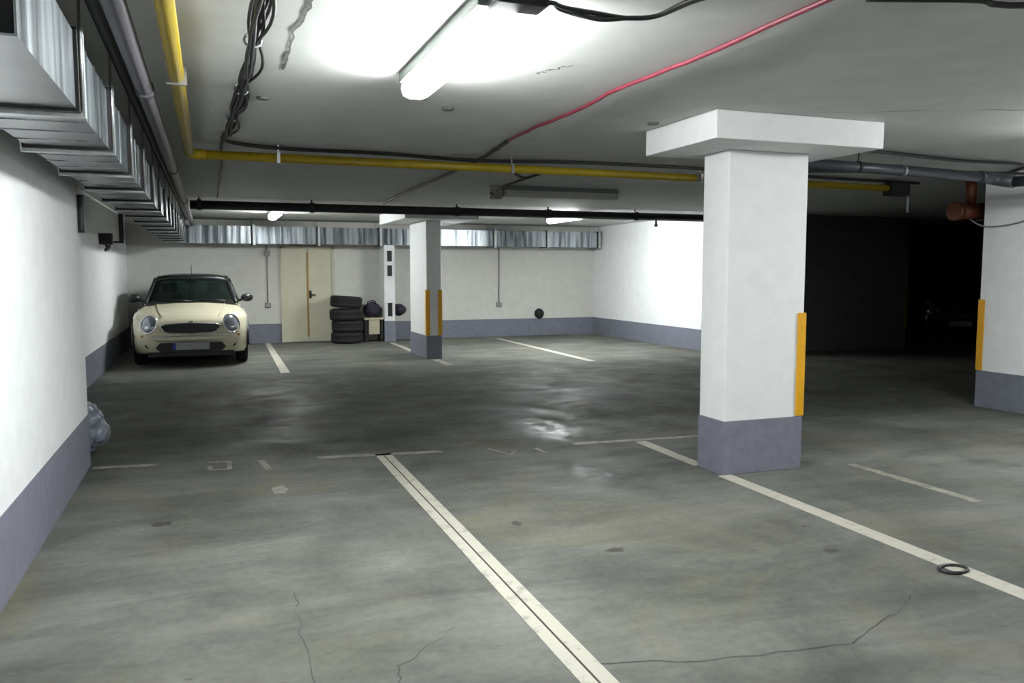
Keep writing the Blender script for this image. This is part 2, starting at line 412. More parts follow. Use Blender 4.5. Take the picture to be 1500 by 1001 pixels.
# ------------------------------------------------------------------ pillars
def pillar(label, x0, x1, y0, y1, cx0, cx1, cy0, cy1, guards, mat):
    p = thing('pillar', label, 'pillar', ((x0 + x1) / 2, (y0 + y1) / 2, 0), 'concrete pillars between the bays', 'thing')
    ox, oy = p.location.x, p.location.y
    box('shaft', mat, x0 - ox, x1 - ox, y0 - oy, y1 - oy, 0, 2.29, p, .006)
    box('capital', mat, cx0 - ox, cx1 - ox, cy0 - oy, cy1 - oy, 2.29, CEIL - .001, p, .006)
    box('painted_base', M['band'], x0 - ox - T, x1 - ox + T, y0 - oy - T, y1 - oy + T, 0, BH, p, .004)
    for gx, gy, sx, sy in guards:
        g = .055; t = .012
        mb = MB().prism([(gx - ox + sx * t, gy - oy + sy * t), (gx - ox + sx * t, gy - oy - sy * g), (gx - ox, gy - oy - sy * g), (gx - ox, gy - oy),
                         (gx - ox - sx * g, gy - oy), (gx - ox - sx * g, gy - oy + sy * t)], 'z', BH + .005, 1.15)
        o = mb.build('corner_guard', M['guard'], p); o['label'] = 'yellow corner guard'
    return p
pillar('wide white pillar with capital and grey base nearest the camera', 3.39, 4.06, 4.83, 5.14, 3.02, 4.37, 4.45, 5.34,
       [(4.06, 4.83, 1, -1)], M['pillarwhite'])
pillar('narrow white pillar with yellow edges standing before the tyre stack', 3.35, 3.60, 13.1, 14.25, 2.92, 4.15, 12.75, 14.8,
       [(3.35, 13.1, -1, -1), (3.60, 13.1, 1, -1)], M['pillarwhite'])
def guard(label, gx, gy, sx, sy, mat='guard'):
    g = .06; t = .012
    mb = MB().prism([(sx * t, sy * t), (sx * t, -sy * g), (0, -sy * g), (0, 0), (-sx * g, 0), (-sx * g, sy * t)], 'z', BH + .005, 1.15)
    o = mb.build('corner_guard', M[mat]); o.location = (gx, gy, 0); return tag(o, label, 'corner guard')
guard('yellow guard on the wall corner beside the dark passage', 7.75, 6.46, -1, 1)
guard('dim yellow guard on the unlit wall corner deep in the dark passage', 12.5, 12.0, 1, -1, 'shadedguard')

# ------------------------------------------------------------------ ventilation ducts
def duct(label, along, a0, a1, step, c0, c1, z0, z1, group):
    """rectangular sheet duct made of flanged lengths"""
    d = thing('air_duct', label, 'air duct', (0, 0, 0), group)
    def bx(mb, lo, hi, e, ze):
        if along == 'y': mb.box(c0 - e, c1 + e, lo, hi, z0 - ze, z1 + ze)
        else: mb.box(lo, hi, c0 - e, c1 + e, z0 - ze, z1 + ze)
        return mb
    edges = [a0]
    while edges[-1] + step < a1 - .3: edges.append(edges[-1] + step)
    edges.append(a1)
    for i in range(len(edges) - 1):
        lo, hi = edges[i], edges[i + 1]
        if i == 0 and along == 'y':      # the open end: four sheets and a dark throat
            mb = MB(); t = .006
            mb.box(c0, c1, lo, hi, z0, z0 + t); mb.box(c0, c1, lo, hi, z1 - t, z1)
            mb.box(c0, c0 + t, lo, hi, z0 + t, z1 - t); mb.box(c1 - t, c1, lo, hi, z0 + t, z1 - t)
            mb.build('duct_section', M['duct'], d)
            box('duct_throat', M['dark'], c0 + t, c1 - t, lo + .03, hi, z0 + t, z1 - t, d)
        else:
            mb = bx(MB(), lo + .001, hi - .001, 0, 0)
            # stiffening beads pressed into the sheet
            k = 4
            for q in range(1, k):
                y = lo + (hi - lo) * q / k; bx(mb, y - .008, y + .008, .004, .004)
            mb.build('duct_section', M['duct'], d)
        mb = bx(MB(), hi - .022, hi + .022, .025, .025)
        mb.build('flange', M['ductflange'], d)
        bx(MB(), hi - .060, hi - .024, .012, .012).build('dark_strip', M['blackpipe'], d)  # black strip just ahead of each flange
        # hanger rods to the slab, one each side of the flange
        for s in (c0 - .018, c1 + .018):
            q = (s, hi - .03, 0) if along == 'y' else (hi - .03, s, 0)
            MB().tube([(q[0], q[1], z0 - .02), (q[0], q[1], CEIL - .003)], .006, 6).build('hanger_rod', M['steel'], d)
    return d
duct('long galvanised air duct with flanged joints running along left wall', 'y', 2.33, 16.66, .99, -.76, -.42, 2.02, 2.285, 'galvanised air ducts')
duct('galvanised air duct crossing above the beige door along back wall', 'x', -.40, 8.29, 1.24, 16.7, 17.15, 1.99, 2.33, 'galvanised air ducts')

# ------------------------------------------------------------------ pipes and cables
g = thing('drain_pipe', 'grey plastic drain pipe running above the long left duct', 'pipe', (0, 0, 0))
MB().tube([(-.27, -3, 2.34), (-.27, 16.6, 2.34)], .040, 14).build('pipe', M['greypipe'], g)
for y in (1.2, 4.45, 7.8, 11.2):
    MB().tube([(-.27, y - .05, 2.34), (-.27, y + .05, 2.34)], .047, 14).build('coupling', M['greypipe'], g)
    MB().tube([(-.27, y + .2, 2.34), (-.27, y + .2, CEIL - .003)], .008, 6).build('hanger', M['steel'], g)
t = MB().tube(smooth_path([(-.36, -3, 2.40), (-.355, 3, 2.40), (-.36, 7, 2.40), (-.355, 12, 2.40), (-.36, 16, 2.40)]), .028, 10).build('pipe', M['blackpipe'])
tag(t, 'thin black pipe beside the grey drain pipe above left duct', 'pipe')

g = thing('gas_pipe', 'yellow painted gas pipe bending across the ceiling', 'pipe', (0, 0, 0))
zg = 2.36; ex, ey = -.115, 6.9
el = [(ex, ey - .12, zg), (ex + .005, ey - .06, zg), (ex + .02, ey - .025, zg), (ex + .055, ey - .006, zg), (ex + .12, ey, zg)]
MB().tube([(ex, -3, zg), (ex, ey - .12, zg)], .034, 14).build('pipe', M['yellow'], g)
MB().tube(el, .040, 14).build('elbow', M['yellow'], g)
MB().tube([(ex + .12, ey, zg), (3.0, ey, zg), (7.0, ey + .15, zg)], .036, 14).build('pipe', M['yellow'], g)
for x in (.55, 2.55, 4.5):
    MB().box(x - .012, x + .012, ey - .045, ey + .045, zg - .045, zg + .04).box(x - .006, x + .006, ey - .006, ey + .006, zg, CEIL - .003).build('clamp', M['steel'], g)
for y in (1.5, 4.2):
    MB().box(ex - .045, ex + .045, y - .012, y + .012, zg - .042, zg + .04).box(ex - .05, ex - .042, y - .008, y + .008, zg - .01, CEIL - .003).build('clamp', M['steel'], g)
v = thing('pipe_valve', 'black valve box at the end of the yellow pipe', 'valve', (7.1, ey + .155, zg))
MB().box(-.1, .16, -.07, .07, -.08, .06).build('valve_body', M['blackpipe'], v, .01)
MB().tube([(.2, 0, .0), (.2, 0, -.26)], .014, 8).tube([(.1, 0, .0), (.2, 0, 0)], .014, 8).build('drop_pipe', M['steel'], v)

g = thing('main_pipe', 'thick black pipe crossing the ceiling before the far bays', 'pipe', (0, 0, 0))
zp, yp = 2.355, 12.0
MB().tube([(-.215, yp, zp), (8.35, yp, zp)], .062, 14).build('pipe', M['blackpipe'], g)
for x in (-.1, 1.4, 3.55, 5.05, 6.6):
    MB().box(x - .03, x + .03, yp - .07, yp + .07, zp - .07, zp + .07).tube([(x, yp, zp), (x, yp, CEIL - .003)], .012, 6).build('hanger', M['blackpipe'], g)
MB().tube([(7.0, yp, zp - .05), (7.0, yp, zp - .13)], .016, 8).lathe([(0, -.16), (.02, -.16), (.035, -.13), (.012, -.12)], (7.0, yp, zp), n=12).build('sprinkler', M['blackpipe'], g)

# bundle of black cables along the slab
g = thing('cable_bundle', 'tangled bundle of black cables hanging along the ceiling', 'cables', (0, 0, 0))
for k in range(11):
    ph = random.uniform(0, 6.28); am = random.uniform(.010, .030); ox = random.uniform(-.036, .036); oz = random.uniform(-.05, -.012)
    pts = []
    y = -3.0
    while y < 6.4:
        pinch = .45 + .55 * abs(math.sin((y - .35) * PI / .85))
        pts.append((.205 + (ox + am * math.sin(y * 3.1 + ph)) * pinch - max(0, y - 4.4) * .03, y, CEIL + oz * (.6 + pinch) - .006))
        y += .11
    pts.append((.14, 6.45 + random.uniform(-.05, .1), CEIL - .02))
    MB().tube(pts, .0075, 6).build('cable', M['black'], g)
for y in (1.2, 2.05, 2.9, 3.75, 4.75, 5.6):
    MB().tube([(.205 - max(0, y - 4.4) * .03 + .036 * math.cos(a * PI / 6), y, CEIL - .034 + .028 * math.sin(a * PI / 6)) for a in range(12)], .006, 6, closed=True).build('cable_tie', M['box'], g)
c = MB().tube(smooth_path([(.14, 6.45, 2.455), (.19, 6.72, 2.44), (.62, 6.92, 2.44), (1.4, 6.95, 2.445), (2.22, 6.98, 2.43), (3.2, 6.9, 2.445), (4.44, 6.85, 2.44), (6.07, 7.05, 2.44), (7.6, 7.2, 2.45)]), .016, 8).build('cable', M['black'])
tag(c, 'black cable on the ceiling running along the yellow pipe', 'cable')
c = MB().tube(smooth_path([(.13, 6.4, 2.455), (.13, 7.2, 2.455), (.145, 9, 2.455), (.14, 11.9, 2.455)], 5, .006), .013, 8).build('cable', M['black'])
tag(c, 'single black cable from the tangled bundle towards the thick black pipe', 'cable')
c = MB().tube(smooth_path([(2.16, -2, 2.445), (2.16, 2.5, 2.445), (2.17, 3.3, 2.445), (2.13, 4.1, 2.445), (2.17, 4.7, 2.445), (2.15, 5.4, 2.445), (2.17, 5.95, 2.445)], 6, .004), .012, 8).build('conduit', M['red'])
tag(c, 'red plastic conduit running along the ceiling past near lamp', 'conduit')
c = MB().tube(smooth_path([(2.17, 5.95, 2.445), (2.25, 6.5, 2.45), (2.32, 7.36, 2.45), (2.36, 9.5, 2.45), (2.42, 11.95, 2.45)], 6, .004), .016, 8).build('cable', M['black'])
tag(c, 'black cable continuing from the end of red conduit', 'cable')
g = thing('cable_run', 'black cables drooping from the back end of near lit lamp', 'cables', (0, 0, 0))
for k in range(3):
    j = lambda: random.uniform(-.012, .012)
    MB().tube(smooth_path([(1.19, 2.86, 2.43), (1.22 + j() * .3, 2.87 + j(), 2.44), (1.28, 2.90 + j() * 2, 2.43 + j()), (1.42, 2.91 + j(), 2.425 + j()), (1.55, 2.90, 2.43), (1.66, 2.87, 2.44), (1.70 + j(), 2.72 + j(), 2.45), (1.78, 2.3, 2.45), (1.8, .5, 2.455)]), .009, 6).build('cable', M['black'], g)
c = MB().tube(smooth_path([(4.3, 5.42, 2.45), (5.17, 5.42, 2.45), (6.2, 5.55, 2.44), (7.3, 5.68, 2.45), (7.9, 6.6, 2.45)]), .014, 8).build('cable', M['black'])
tag(c, 'black ceiling cable right of the near pillar capital', 'cable')
c = MB().tube(smooth_path([(4.5, 6.6, 2.40), (5.5, 6.35, 2.40), (6.6, 6.0, 2.40), (7.9, 5.75, 2.40)]), .014, 8).build('cable', M['black'])
tag(c, 'black cable behind the blue grey drain pipe', 'cable')

g = thing('drain_pipe', 'blue grey drain pipe with pale collar beside near pillar capital', 'pipe', (0, 0, 0))
MB().tube([(4.45, 5.50, 2.33), (5.70, 5.56, 2.325), (6.75, 5.66, 2.32)], .045, 14).build('pipe', M['bluepipe'], g)
MB().tube([(5.66, 5.555, 2.325), (5.69, 5.558, 2.325)], .052, 14).tube([(5.675, 5.556, 2.33), (5.675, 5.556, CEIL - .003)], .006, 6).build('collar', M['steel'], g)
MB().tube([(5.15, 5.53, 2.33), (5.18, 5.53, 2.33)], .05, 14).tube([(5.165, 5.53, 2.33), (5.165, 5.53, CEIL - .003)], .006, 6).build('collar', M['blackpipe'], g)
MB().tube([(6.70, 5.655, 2.32), (6.80, 5.665, 2.32), (6.88, 5.655, 2.31), (6.93, 5.6, 2.29), (6.95, 5.5, 2.27)], .056, 14).build('elbow', M['bluepipe'], g)
MB().tube([(6.95, 5.5, 2.27), (7.05, 4.9, 2.26), (7.1, 3.0, 2.26)], .048, 14).build('pipe', M['bluepipe'], g)

g = thing('orange_pipe', 'orange plastic pipe stub above the corner of white right wall', 'pipe', (0, 0, 0))
MB().tube([(7.62, 6.68, 2.10), (7.95, 6.68, 2.10)], .085, 16).build('pipe', M['orange'], g)
MB().tube([(7.56, 6.68, 2.10), (7.63, 6.68, 2.10)], .1, 16).tube([(7.8, 6.68, 2.16), (7.8, 6.68, CEIL - .003)], .055, 12).build('socket_end', M['orange'], g)
MB().tube([(7.95, 6.68, 2.10), (8.6, 6.68, 2.10)], .10, 16).build('sleeve', M['blackpipe'], g)
c = MB().tube(smooth_path([(7.72, 6.62, 2.02), (7.725, 6.45, 1.93), (7.72, 6.2, 1.925), (7.72, 5.95, 1.97), (7.72, 5.7, 2.1), (7.72, 5.5, 2.3)]), .008, 6).build('cable', M['steel'])
tag(c, 'pale cable looping below the orange pipe on white right wall', 'cable')

c = MB().tube(smooth_path([(2.3, 2.45, 2.45), (2.68, 2.32, 2.45), (2.79, 2.325, 2.448), (2.95, 2.28, 2.45), (3.4, 2.0, 2.455)]), .012, 6).build('cable', M['black'])
tag(c, 'short black cable on the ceiling in the upper right corner of the picture', 'cable')

# black fittings along the left wall under the duct
c = MB().tube(smooth_path([(-.855, 6.66, 2.0), (-.855, 6.66, 1.9), (-.857, 6.66, 1.73)]), .022, 8).build('cable', M['black'])
tag(c, 'black cable end hanging at the end of near left wall', 'cable')
g = thing('junction_box', 'black junction box with cables on the rear left wall', 'junction box', (-1.40, 13.2, 1.86))
MB().box(-.07, .10, -.1, .1, -.02, .14).build('box', M['black'], g, .01)
MB().tube(smooth_path([(0, 0, 0), (.03, -.05, -.06), (0, .0, -.1), (.05, .08, -.04), (.02, .1, .1)]), .02, 6).build('cable_coil', M['black'], g)
MB().box(.14, .2, .5, .57, .05, .46).build('bracket', M['black'], g)
MB().box(-.07, .2, .5, .57, .02, .05).build('bracket', M['black'], g)

# ------------------------------------------------------------------ lamps
def lamp(label, loc, rz, lit, length=1.30, mat='lamptube'):
    t = thing('fluorescent_lamp', label, 'lamp', loc, 'tubular ceiling lamps', rz=rz)
    h = length / 2
    box('housing', M['lamphouse'], -.082, .082, -h - .01, h + .01, -.05, 0, t, .004)
    prof = [(-.066, -.05), (-.074, -.08), (-.062, -.115), (-.03, -.128), (.03, -.128), (.062, -.115), (.074, -.08), (.066, -.05)]
    MB().prism(prof, 'y', -h + .012, h - .012).build('diffuser', M[mat] if lit else M['lampoff'], t)
    for s in (-1, 1):
        a, b = sorted((s * (h - .011), s * (h + .004)))
        MB().prism([(x * .99, z) for x, z in prof], 'y', a, b).build('end_cap', M['lampend'] if lit else M['lampoff'], t)
    return t
lamp('lit white tube lamp on the ceiling left of the red conduit', (1.03, 3.58, CEIL), 0, True)
b = MB().box(.0, .2, -.07, .05, -.07, 0).build('junction_box', M['black'], None, .01); b.location = (.98, 2.86, CEIL)
tag(b, 'dark cable box at the back end of near lit lamp', 'junction box')
lamp('lit tube lamp on ceiling above the cream car side bay', (1.06, 14.2, CEIL), 0, True, mat='lampdim')
lamp('lit tube lamp on ceiling in front of back right corner', (5.98, 13.45, CEIL), 0, True, mat='lampnew')
lamp('unlit tube lamp on dark ceiling between yellow and black pipes', (4.08, 9.3, CEIL), PI / 2, False, 1.5)
lamp('lit tube lamp on ceiling behind the camera', (1.03, -1.2, CEIL), 0, True)
lamp('lit tube lamp on ceiling beside white right wall', (6.0, 3.5, CEIL), 0, True, mat='lampside')
c = MB().tube(smooth_path([(2.6, 6.95, 2.36), (2.7, 7.3, 2.40), (2.95, 7.6, 2.37), (3.1, 7.4, 2.42), (3.0, 8.4, 2.36), (3.12, 9.0, 2.33), (3.16, 9.2, 2.36), (3.17, 9.29, 2.38)]), .014, 6).build('cable', M['black'])
tag(c, 'drooping black cable feeding the unlit tube lamp', 'cable')
b = MB().box(-.06, .06, -.06, .06, -.16, 0).build('junction_box', M['box'], None, .008); b.location = (3.24, 9.3, CEIL)
tag(b, 'grey box on ceiling at the end of unlit lamp', 'junction box')

# ------------------------------------------------------------------ back wall
d = bpy.data.objects.new('door_1', None); COL.objects.link(d); d.location = (1.9, 17.2, 0); d['kind'] = 'structure'
d['label'] = 'beige double metal door with brown centre seal'; d['category'] = 'door'
MB().box(-.54, -.50, -.05, .0, 0, 1.95).box(.48, .52, -.05, .0, 0, 1.95).box(-.54, .52, -.05, 0, 1.91, 1.96).build('door_frame', M['door'], d)
box('door_leaf', M['door'], -.499, -.01, -.03, 0, .01, 1.909, d, .003)
box('door_leaf', M['door'], .01, .479, -.03, 0, .01, 1.909, d, .003)
o = box('centre_seal', M['doorbrown'], -.028, .012, -.04, -.001, .12, 1.85, d, .003)
h = MB().tube([(.04, -.03, .98), (.04, -.08, .98), (.14, -.085, .97)], .013, 8).box(.015, .065, -.04, -.03, .90, 1.06).build('door_handle', M['carblack'], d)

def socket(label, x, z, z1, y=17.2):
    s = thing('wall_socket', label, 'socket', (x, y, z), 'sockets on the back wall')
    box('socket_box', M['box'], -.06, .06, -.05, 0, -.05, .04, s, .006)
    MB().tube([(0, -.015, .04), (.005, -.015, z1 - z)], .012, 8).build('conduit', M['box'], s)
    return s
s = socket('grey socket with conduit on back wall between car and beige door', 1.10, .78, 1.98)
box('junction_box', M['box'], -.05, .06, -.05, 0, .98, 1.1, s, .006)
socket('grey socket with conduit on back wall right of far pillar', 6.05, .72, 1.98)
b = MB().lathe([(0, -.10), (.055, -.10), (.10, -.07), (.115, -.02), (.105, 0), (0, 0)], (0, 0, 0), 'y', 24).build('hose_outlet', M['rubber']); b.location = (7.02, 17.2, .50)
tag(b, 'small black round outlet on back wall just above the grey band', 'outlet')

# slots on the pier
for i, (z0, z1) in enumerate(((1.63, 1.90), (1.33, 1.60), (.50, .83))):
    lab = ['white framed dark panel at the top of the pier', 'white framed dark panel second from the top on pier', 'white framed dark panel low on the pier above the grey base'][i]
    p = thing('wall_panel', lab, 'panel', (3.49, 16.7, z0), 'dark panels on the pier')
    h = z1 - z0
    MB().box(-.075, -.05, -.022, 0, 0, h).box(.05, .075, -.022, 0, 0, h).box(-.05, .05, -.022, 0, 0, .025).box(-.05, .05, -.022, 0, h - .025, h).build('panel_frame', M['white'], p)
    box('panel_face', M['carblack'], -.05, .05, -.008, 0, .025, h - .025, p)

# tyres
def tyre():
    t = thing('tyre', 'bottom tyre of the black stack by the beige door', 'tyre', (2.6, 16.72, .115), 'stacked black tyres')
    prof = [(.19, -.085), (.22, -.108), (.27, -.115), (.305, -.10), (.318, -.07), (.32, -.03), (.314, -.025), (.314, -.015), (.32, -.01), (.32, .01), (.314, .015), (.314, .025), (.32, .03), (.318, .07), (.305, .10), (.27, .115), (.22, .108), (.19, .085), (.185, 0), (.19, -.085)]
    MB().lathe(prof, (0, 0, 0), 'z', 36).build('tread', M['rubber'], t)
    MB().lathe([(.185, .07), (.20, .112), (.215, .114), (.21, .09), (.185, .07)], (0, 0, 0), 'z', 30).build('bead_rim', M['carblack'], t)
    return t
t0 = tyre()
labs = ['second tyre from the floor in the black stack by the beige door', 'third tyre from the floor in the black stack by the beige door', 'top tilted tyre of the black stack by the beige door']
for i, (dx, dz, rx) in enumerate(((.015, .231, 0), (-.02, .462, 0), (.0, .705, .0))):
    t = dup(t0); t.location = (2.6 + dx, 16.72 + .01 * i, .115 + dz); t['label'] = labs[i]
    if i == 2: t.rotation_euler = (0, math.radians(4), 0); t.location.z = .115 + .72

# low bench with dark bag, bundle by the pier
b = thing('low_bench', 'low pale wooden bench between tyre stack and pier', 'bench', (3.15, 16.85, 0))
box('bench_top', M['wood'], -.20, .20, -.18, .22, .46, .50, b, .004)
box('front_panel', M['wood'], -.1, .12, -.16, -.14, .16, .46, b)
for x in (-.185, .145):
    for y in (-.17, .17): box('leg', M['carblack'], x, x + .04, y, y + .04, 0, .46, b)
def lump(name, c, r, mat, seed, amp=.14, fr=3.2, parent=None, sub=4, flat=0):
    bm = bmesh.new(); bmesh.ops.create_icosphere(bm, subdivisions=sub, radius=1)
    for v in bm.verts:
        n = noise.noise(v.co * fr * .5 + Vector((seed, 0, 0))) + .5 * noise.noise(v.co * fr * 1.6 + Vector((0, seed, 0)))
        k = 1 + amp * n
        v.co = Vector((v.co.x * r[0] * k, v.co.y * r[1] * k, max(v.co.z, -1 + flat) * r[2] * k))
    zmin = min(v.co.z for v in bm.verts)
    for v in bm.verts:
        if v.co.z < zmin + r[2] * .10: v.co.z = zmin
        v.co.z -= zmin
    for f in bm.faces: f.smooth = True
    me = bpy.data.meshes.new(name); bm.to_mesh(me); bm.free(); me.materials.append(mat)
    o = bpy.data.objects.new(name, me); COL.objects.link(o); o.location = c
    if parent: o.parent = parent
    return o
bag = thing('bag', 'dark purple bag lying on the low wooden bench', 'bag', (3.14, 16.86, .501))
lump('bag_body', (0, 0, 0), (.19, .16, .15), M['bagpurple'], 3.1, .2, 3.5, bag)
MB().tube(smooth_path([(-.1, -.05, .24), (-.08, -.08, .33), (.05, -.08, .34), (.09, -.05, .25)]), .012, 6).build('strap', M['bagpurple'], bag)
o = thing('wall_hanging_bundle', 'black rounded bundle hanging on the back wall right of the pier', 'bundle', (3.73, 16.95, .52))
lump('bundle_body', (0, 0, 0), (.15, .17, .12), M['bagpurple'], 8.3, .12, 2.5, o)
MB().tube([(0, .0, .2), (0, .25, .23)], .012, 6).build('wall_hook', M['carblack'], o)

# plastic sack beside the left wall
sk = thing('plastic_sack', 'crumpled grey blue plastic sack behind the end of left wall', 'sack', (-1.0, 7.06, .0))
lump('sack_body', (0, 0, 0), (.21, .2, .21), M['sack'], 5.2, .2, 4.2, sk, 5)
lump('sack_neck', (-.08, -.02, .33), (.06, .06, .06), M['sack'], 1.2, .4, 5, sk, 3)

# floor ring
r = MB().tube([(.072 * math.cos(a * PI / 16), .05 * math.sin(a * PI / 16), .008) for a in range(32)], .009, 8, closed=True).build('rubber_ring', M['black'])
r.location = (3.352, 2.87, 0); tag(r, 'small black rubber ring lying on the cream bay line', 'ring')

# ------------------------------------------------------------------ cream car, nose towards the camera (local -y)
def build_car(label, paint):
    car = thing('car', label, 'car', (0, 0, 0))
    Lc = 3.63
    def lerp_tab(tab, y):
        for i in range(len(tab) - 1):
            if y <= tab[i + 1][0]:
                a, b = tab[i], tab[i + 1]; t = (y - a[0]) / (b[0] - a[0]); t = max(0, t)
                return a[1] + (b[1] - a[1]) * t
        return tab[-1][1]
    ZT = [(0, .55), (.02, .60), (.05, .66), (.09, .705), (.15, .74), (.25, .785), (.4, .83), (.6, .872), (.85, .91), (1.05, .93), (2.0, .945), (3.2, .95), (3.45, .94), (3.56, .90), (3.63, .80)]
    HW = [(0, .60), (.02, .66), (.05, .71), (.1, .755), (.18, .79), (.3, .82), (.5, .84), (.9, .845), (2.8, .845), (3.2, .82), (3.45, .77), (3.57, .72), (3.63, .66)]
    UB = [(0, .27), (.03, .22), (.1, .19), (.4, .18), (3.2, .18), (3.5, .22), (3.63, .3)]
    WY = (.63, 3.08); AR = .335
    ys = sorted(set([0, .01, .02, .035, .05, .07, .09, .12, .15, .18, .215, .25] + [round(.29 + .045 * i, 3) for i in range(72)] + [3.56, 3.59, 3.61, 3.625, 3.63]))
    ys = [y for y in ys if y <= Lc]
    rings = []
    for y in ys:
        w, zt, u = lerp_tab(HW, y), lerp_tab(ZT, y), lerp_tab(UB, y)
        zs = u + .015
        for wy in WY:
            dd = AR ** 2 - (y - wy) ** 2
            if dd > 0: zs = max(zs, .29 + math.sqrt(dd))
        zs = min(zs, zt - .1)
        h = zt - zs
        hl = []
        nf = max(0, 1 - y / .35) ** 1.5
        P = [(0, u), (w - .26, u), (w - .26, max(zs, u + .001)), (w - .035 - .11 * nf, zs), (w - .008 - .05 * nf, zs + h * .10), (w, zs + h * .32), (w - .003, zs + h * .55), (w * .965, zs + h * .72), (w * .905, zs + h * .86), (w * .81, zs + h * .955), (w * .58, zt + .002), (w * .28, zt + .018), (0, zt + .02)]
        full = P + [(-x, z) for x, z in P[-2:0:-1]]
        rings.append([(x, y, z) for x, z in full])
    n = len(rings[0]); vs = [p for r in rings for p in r]; fs = []
    for i in range(len(rings) - 1):
        for j in range(n): fs.append((i * n + j, i * n + (j + 1) % n, (i + 1) * n + (j + 1) % n, (i + 1) * n + j))
    mb = MB().add(vs, fs, True); mb.add(rings[0], [list(range(n))]); mb.add(rings[-1], [list(range(n))])
    mb.build('body', paint, car)
    # bumper bulge
    pts = []
    for i in range(21):
        x = -.80 + 1.6 * i / 20; q = abs(x) / .80
        pts.append((x, .0 + .30 * q ** 4 - .015, .44))
    MB().tube(pts, [.05 if 0 < i < 20 else .02 for i in range(21)], 10).build('bumper', paint, car)
    MB().tube([(x, y - .045, .475) for x, y, z in pts[3:18]], .010, 6).build('bumper_strip', M['chrome'], car)
    # grille
    gz = [(-.43, .625), (-.36, .655), (0, .672), (.36, .655), (.43, .625), (.37, .545), (.30, .525), (0, .515), (-.30, .525), (-.37, .545)]
    gr = MB().prism([(x, z) for x, z in gz], 'y', -.022, .10).build('grille', M['carblack'], car)
    for z, w in ((.555, .36), (.585, .39), (.615, .40)):
        MB().tube([(-w, -.026, z), (w, -.026, z)], .006, 6).build('grille_bar', M['carblack'], gr)
    MB().tube([(x, -.026, z) for x, z in gz], .008, 6, closed=True).build('grille_surround', M['chrome'], gr)
    lg = MB().prism([(-.44, .375), (.44, .375), (.50, .30), (.42, .225), (-.42, .225), (-.50, .30)], 'y', -.012, .10).build('lower_grille', M['carblack'], car)
    MB().box(-.62, .62, .01, .2, .15, .235).build('front_lip', M['carblack'], car, .02)
    # plate
    pl = box('number_plate', M['plate'], -.26, .26, -.095, -.083, .27, .375, car)
    box('plate_band', M['plateblue'], -.26, -.215, -.098, -.094, .27, .375, pl)
    MB().box(-.20, .20, -.085, -.005, .29, .35).build('plate_holder', M['carblack'], car)
    # headlights
    for s in (-1, 1):
        R = Matrix.Rotation(-s * math.radians(-26), 3, 'Z') @ Matrix.Rotation(math.radians(-24), 3, 'X')
        c = Vector((s * .585, .088, .645))
        hl = MB().ball(c, (.115, .06, .142), 12, R).build('headlight', M['lens'], car)
        ring = [c + R @ Vector((.124 * math.cos(a * PI / 14), -.016, .152 * math.sin(a * PI / 14))) for a in range(28)]
        MB().tube(ring, .013, 8, closed=True).build('headlight_ring', M['chrome'], hl)
        MB().ball(c + R @ Vector((.0, -.038, -.045)), (.05, .02, .05), 8, R).build('reflector', M['bulb'], hl)
        MB().ball(Vector((s * .66, .06, .475)), (.055, .03, .028), 8).build('indicator', M['amber'], car)
        MB().lathe([(0, -.02), (.045, -.02), (.055, 0), (.05, .06)], (s * .60, .035, .345), 'y', 16).build('fog_light', M['carblack'], car)
    # bonnet seam, emblem
    MB().tube([(-.05, .045, .693), (-.02, .04, .69), (.02, .04, .69), (.05, .045, .693)], [.004, .012, .012, .004], 8).build('bonnet_emblem', M['chrome'], car)
    for s in (-1, 1):
        MB().tube([(s * .40, .14, .765), (s * .47, .4, .845), (s * .50, .8, .92), (s * .52, 1.0, .94)], .009, 6).build('bonnet_crease', paint, car)
    # cowl, wipers
    MB().box(-.66, .66, .98, 1.16, .90, .955).build('cowl', M['carblack'], car, .01)
    for x0 in (-.42, .12):
        MB().tube([(x0 + .42, 1.04, .965), (x0, 1.10, 1.0)], .010, 6).build('wiper', M['carblack'], car)
    # greenhouse
    def ws(u, v):          # windscreen: u -1..1 across, v 0..1 up
        hw = .70 + (.565 - .70) * v
        y = 1.02 + .62 * v + .10 * u * u
        return (u * hw, y, .93 + .43 * v - .012 * u * u - .03 * v * u ** 6)
    NU, NV = 16, 8
    def grid(fn, nu, nv):
        vs = [fn(-1 + 2 * i / nu, j / nv) for j in range(nv + 1) for i in range(nu + 1)]
        fs = [(j * (nu + 1) + i, j * (nu + 1) + i + 1, (j + 1) * (nu + 1) + i + 1, (j + 1) * (nu + 1) + i) for j in range(nv) for i in range(nu)]
        return MB().add(vs, fs, True)
    o = grid(ws, NU, NV).build('windscreen', M['glass'], car)
    def rw(u, v):
        hw = .72 + (.56 - .72) * v
        return (u * hw, 3.50 - .25 * v - .10 * u * u, .94 + .42 * v - .012 * u * u)
    grid(rw, 10, 4).build('rear_window', M['glass'], car)
    for s in (-1, 1):
        def sw(u, v):
            t = (u + 1) / 2; b0, b1 = ws(1, 0), rw(1, 0); t0, t1 = ws(1, 1), rw(1, 1)
            y0 = b0[1] + (b1[1] - b0[1]) * t; y1 = t0[1] + (t1[1] - t0[1]) * t
            bul = .05 * math.sin(PI * t)
            return (s * ((.70 + .02 * t) * (1 - v) + .565 * v + bul), y0 * (1 - v) + y1 * v, b0[2] * (1 - v) + t0[2] * v)
        grid(sw, 14, 4).build('side_window', M['glass'], car)
        MB().tube([Vector(ws(s, v / 6)) for v in range(7)], .032, 8).build('windscreen_pillar', M['roofblack'], car)
        MB().tube([Vector(rw(s, v / 6)) for v in range(7)], .05, 8).build('rear_pillar', M['roofblack'], car)
        MB().tube([Vector(sw(.15, v / 4)) for v in range(5)], .03, 8).build('door_pillar', M['roofblack'], car)
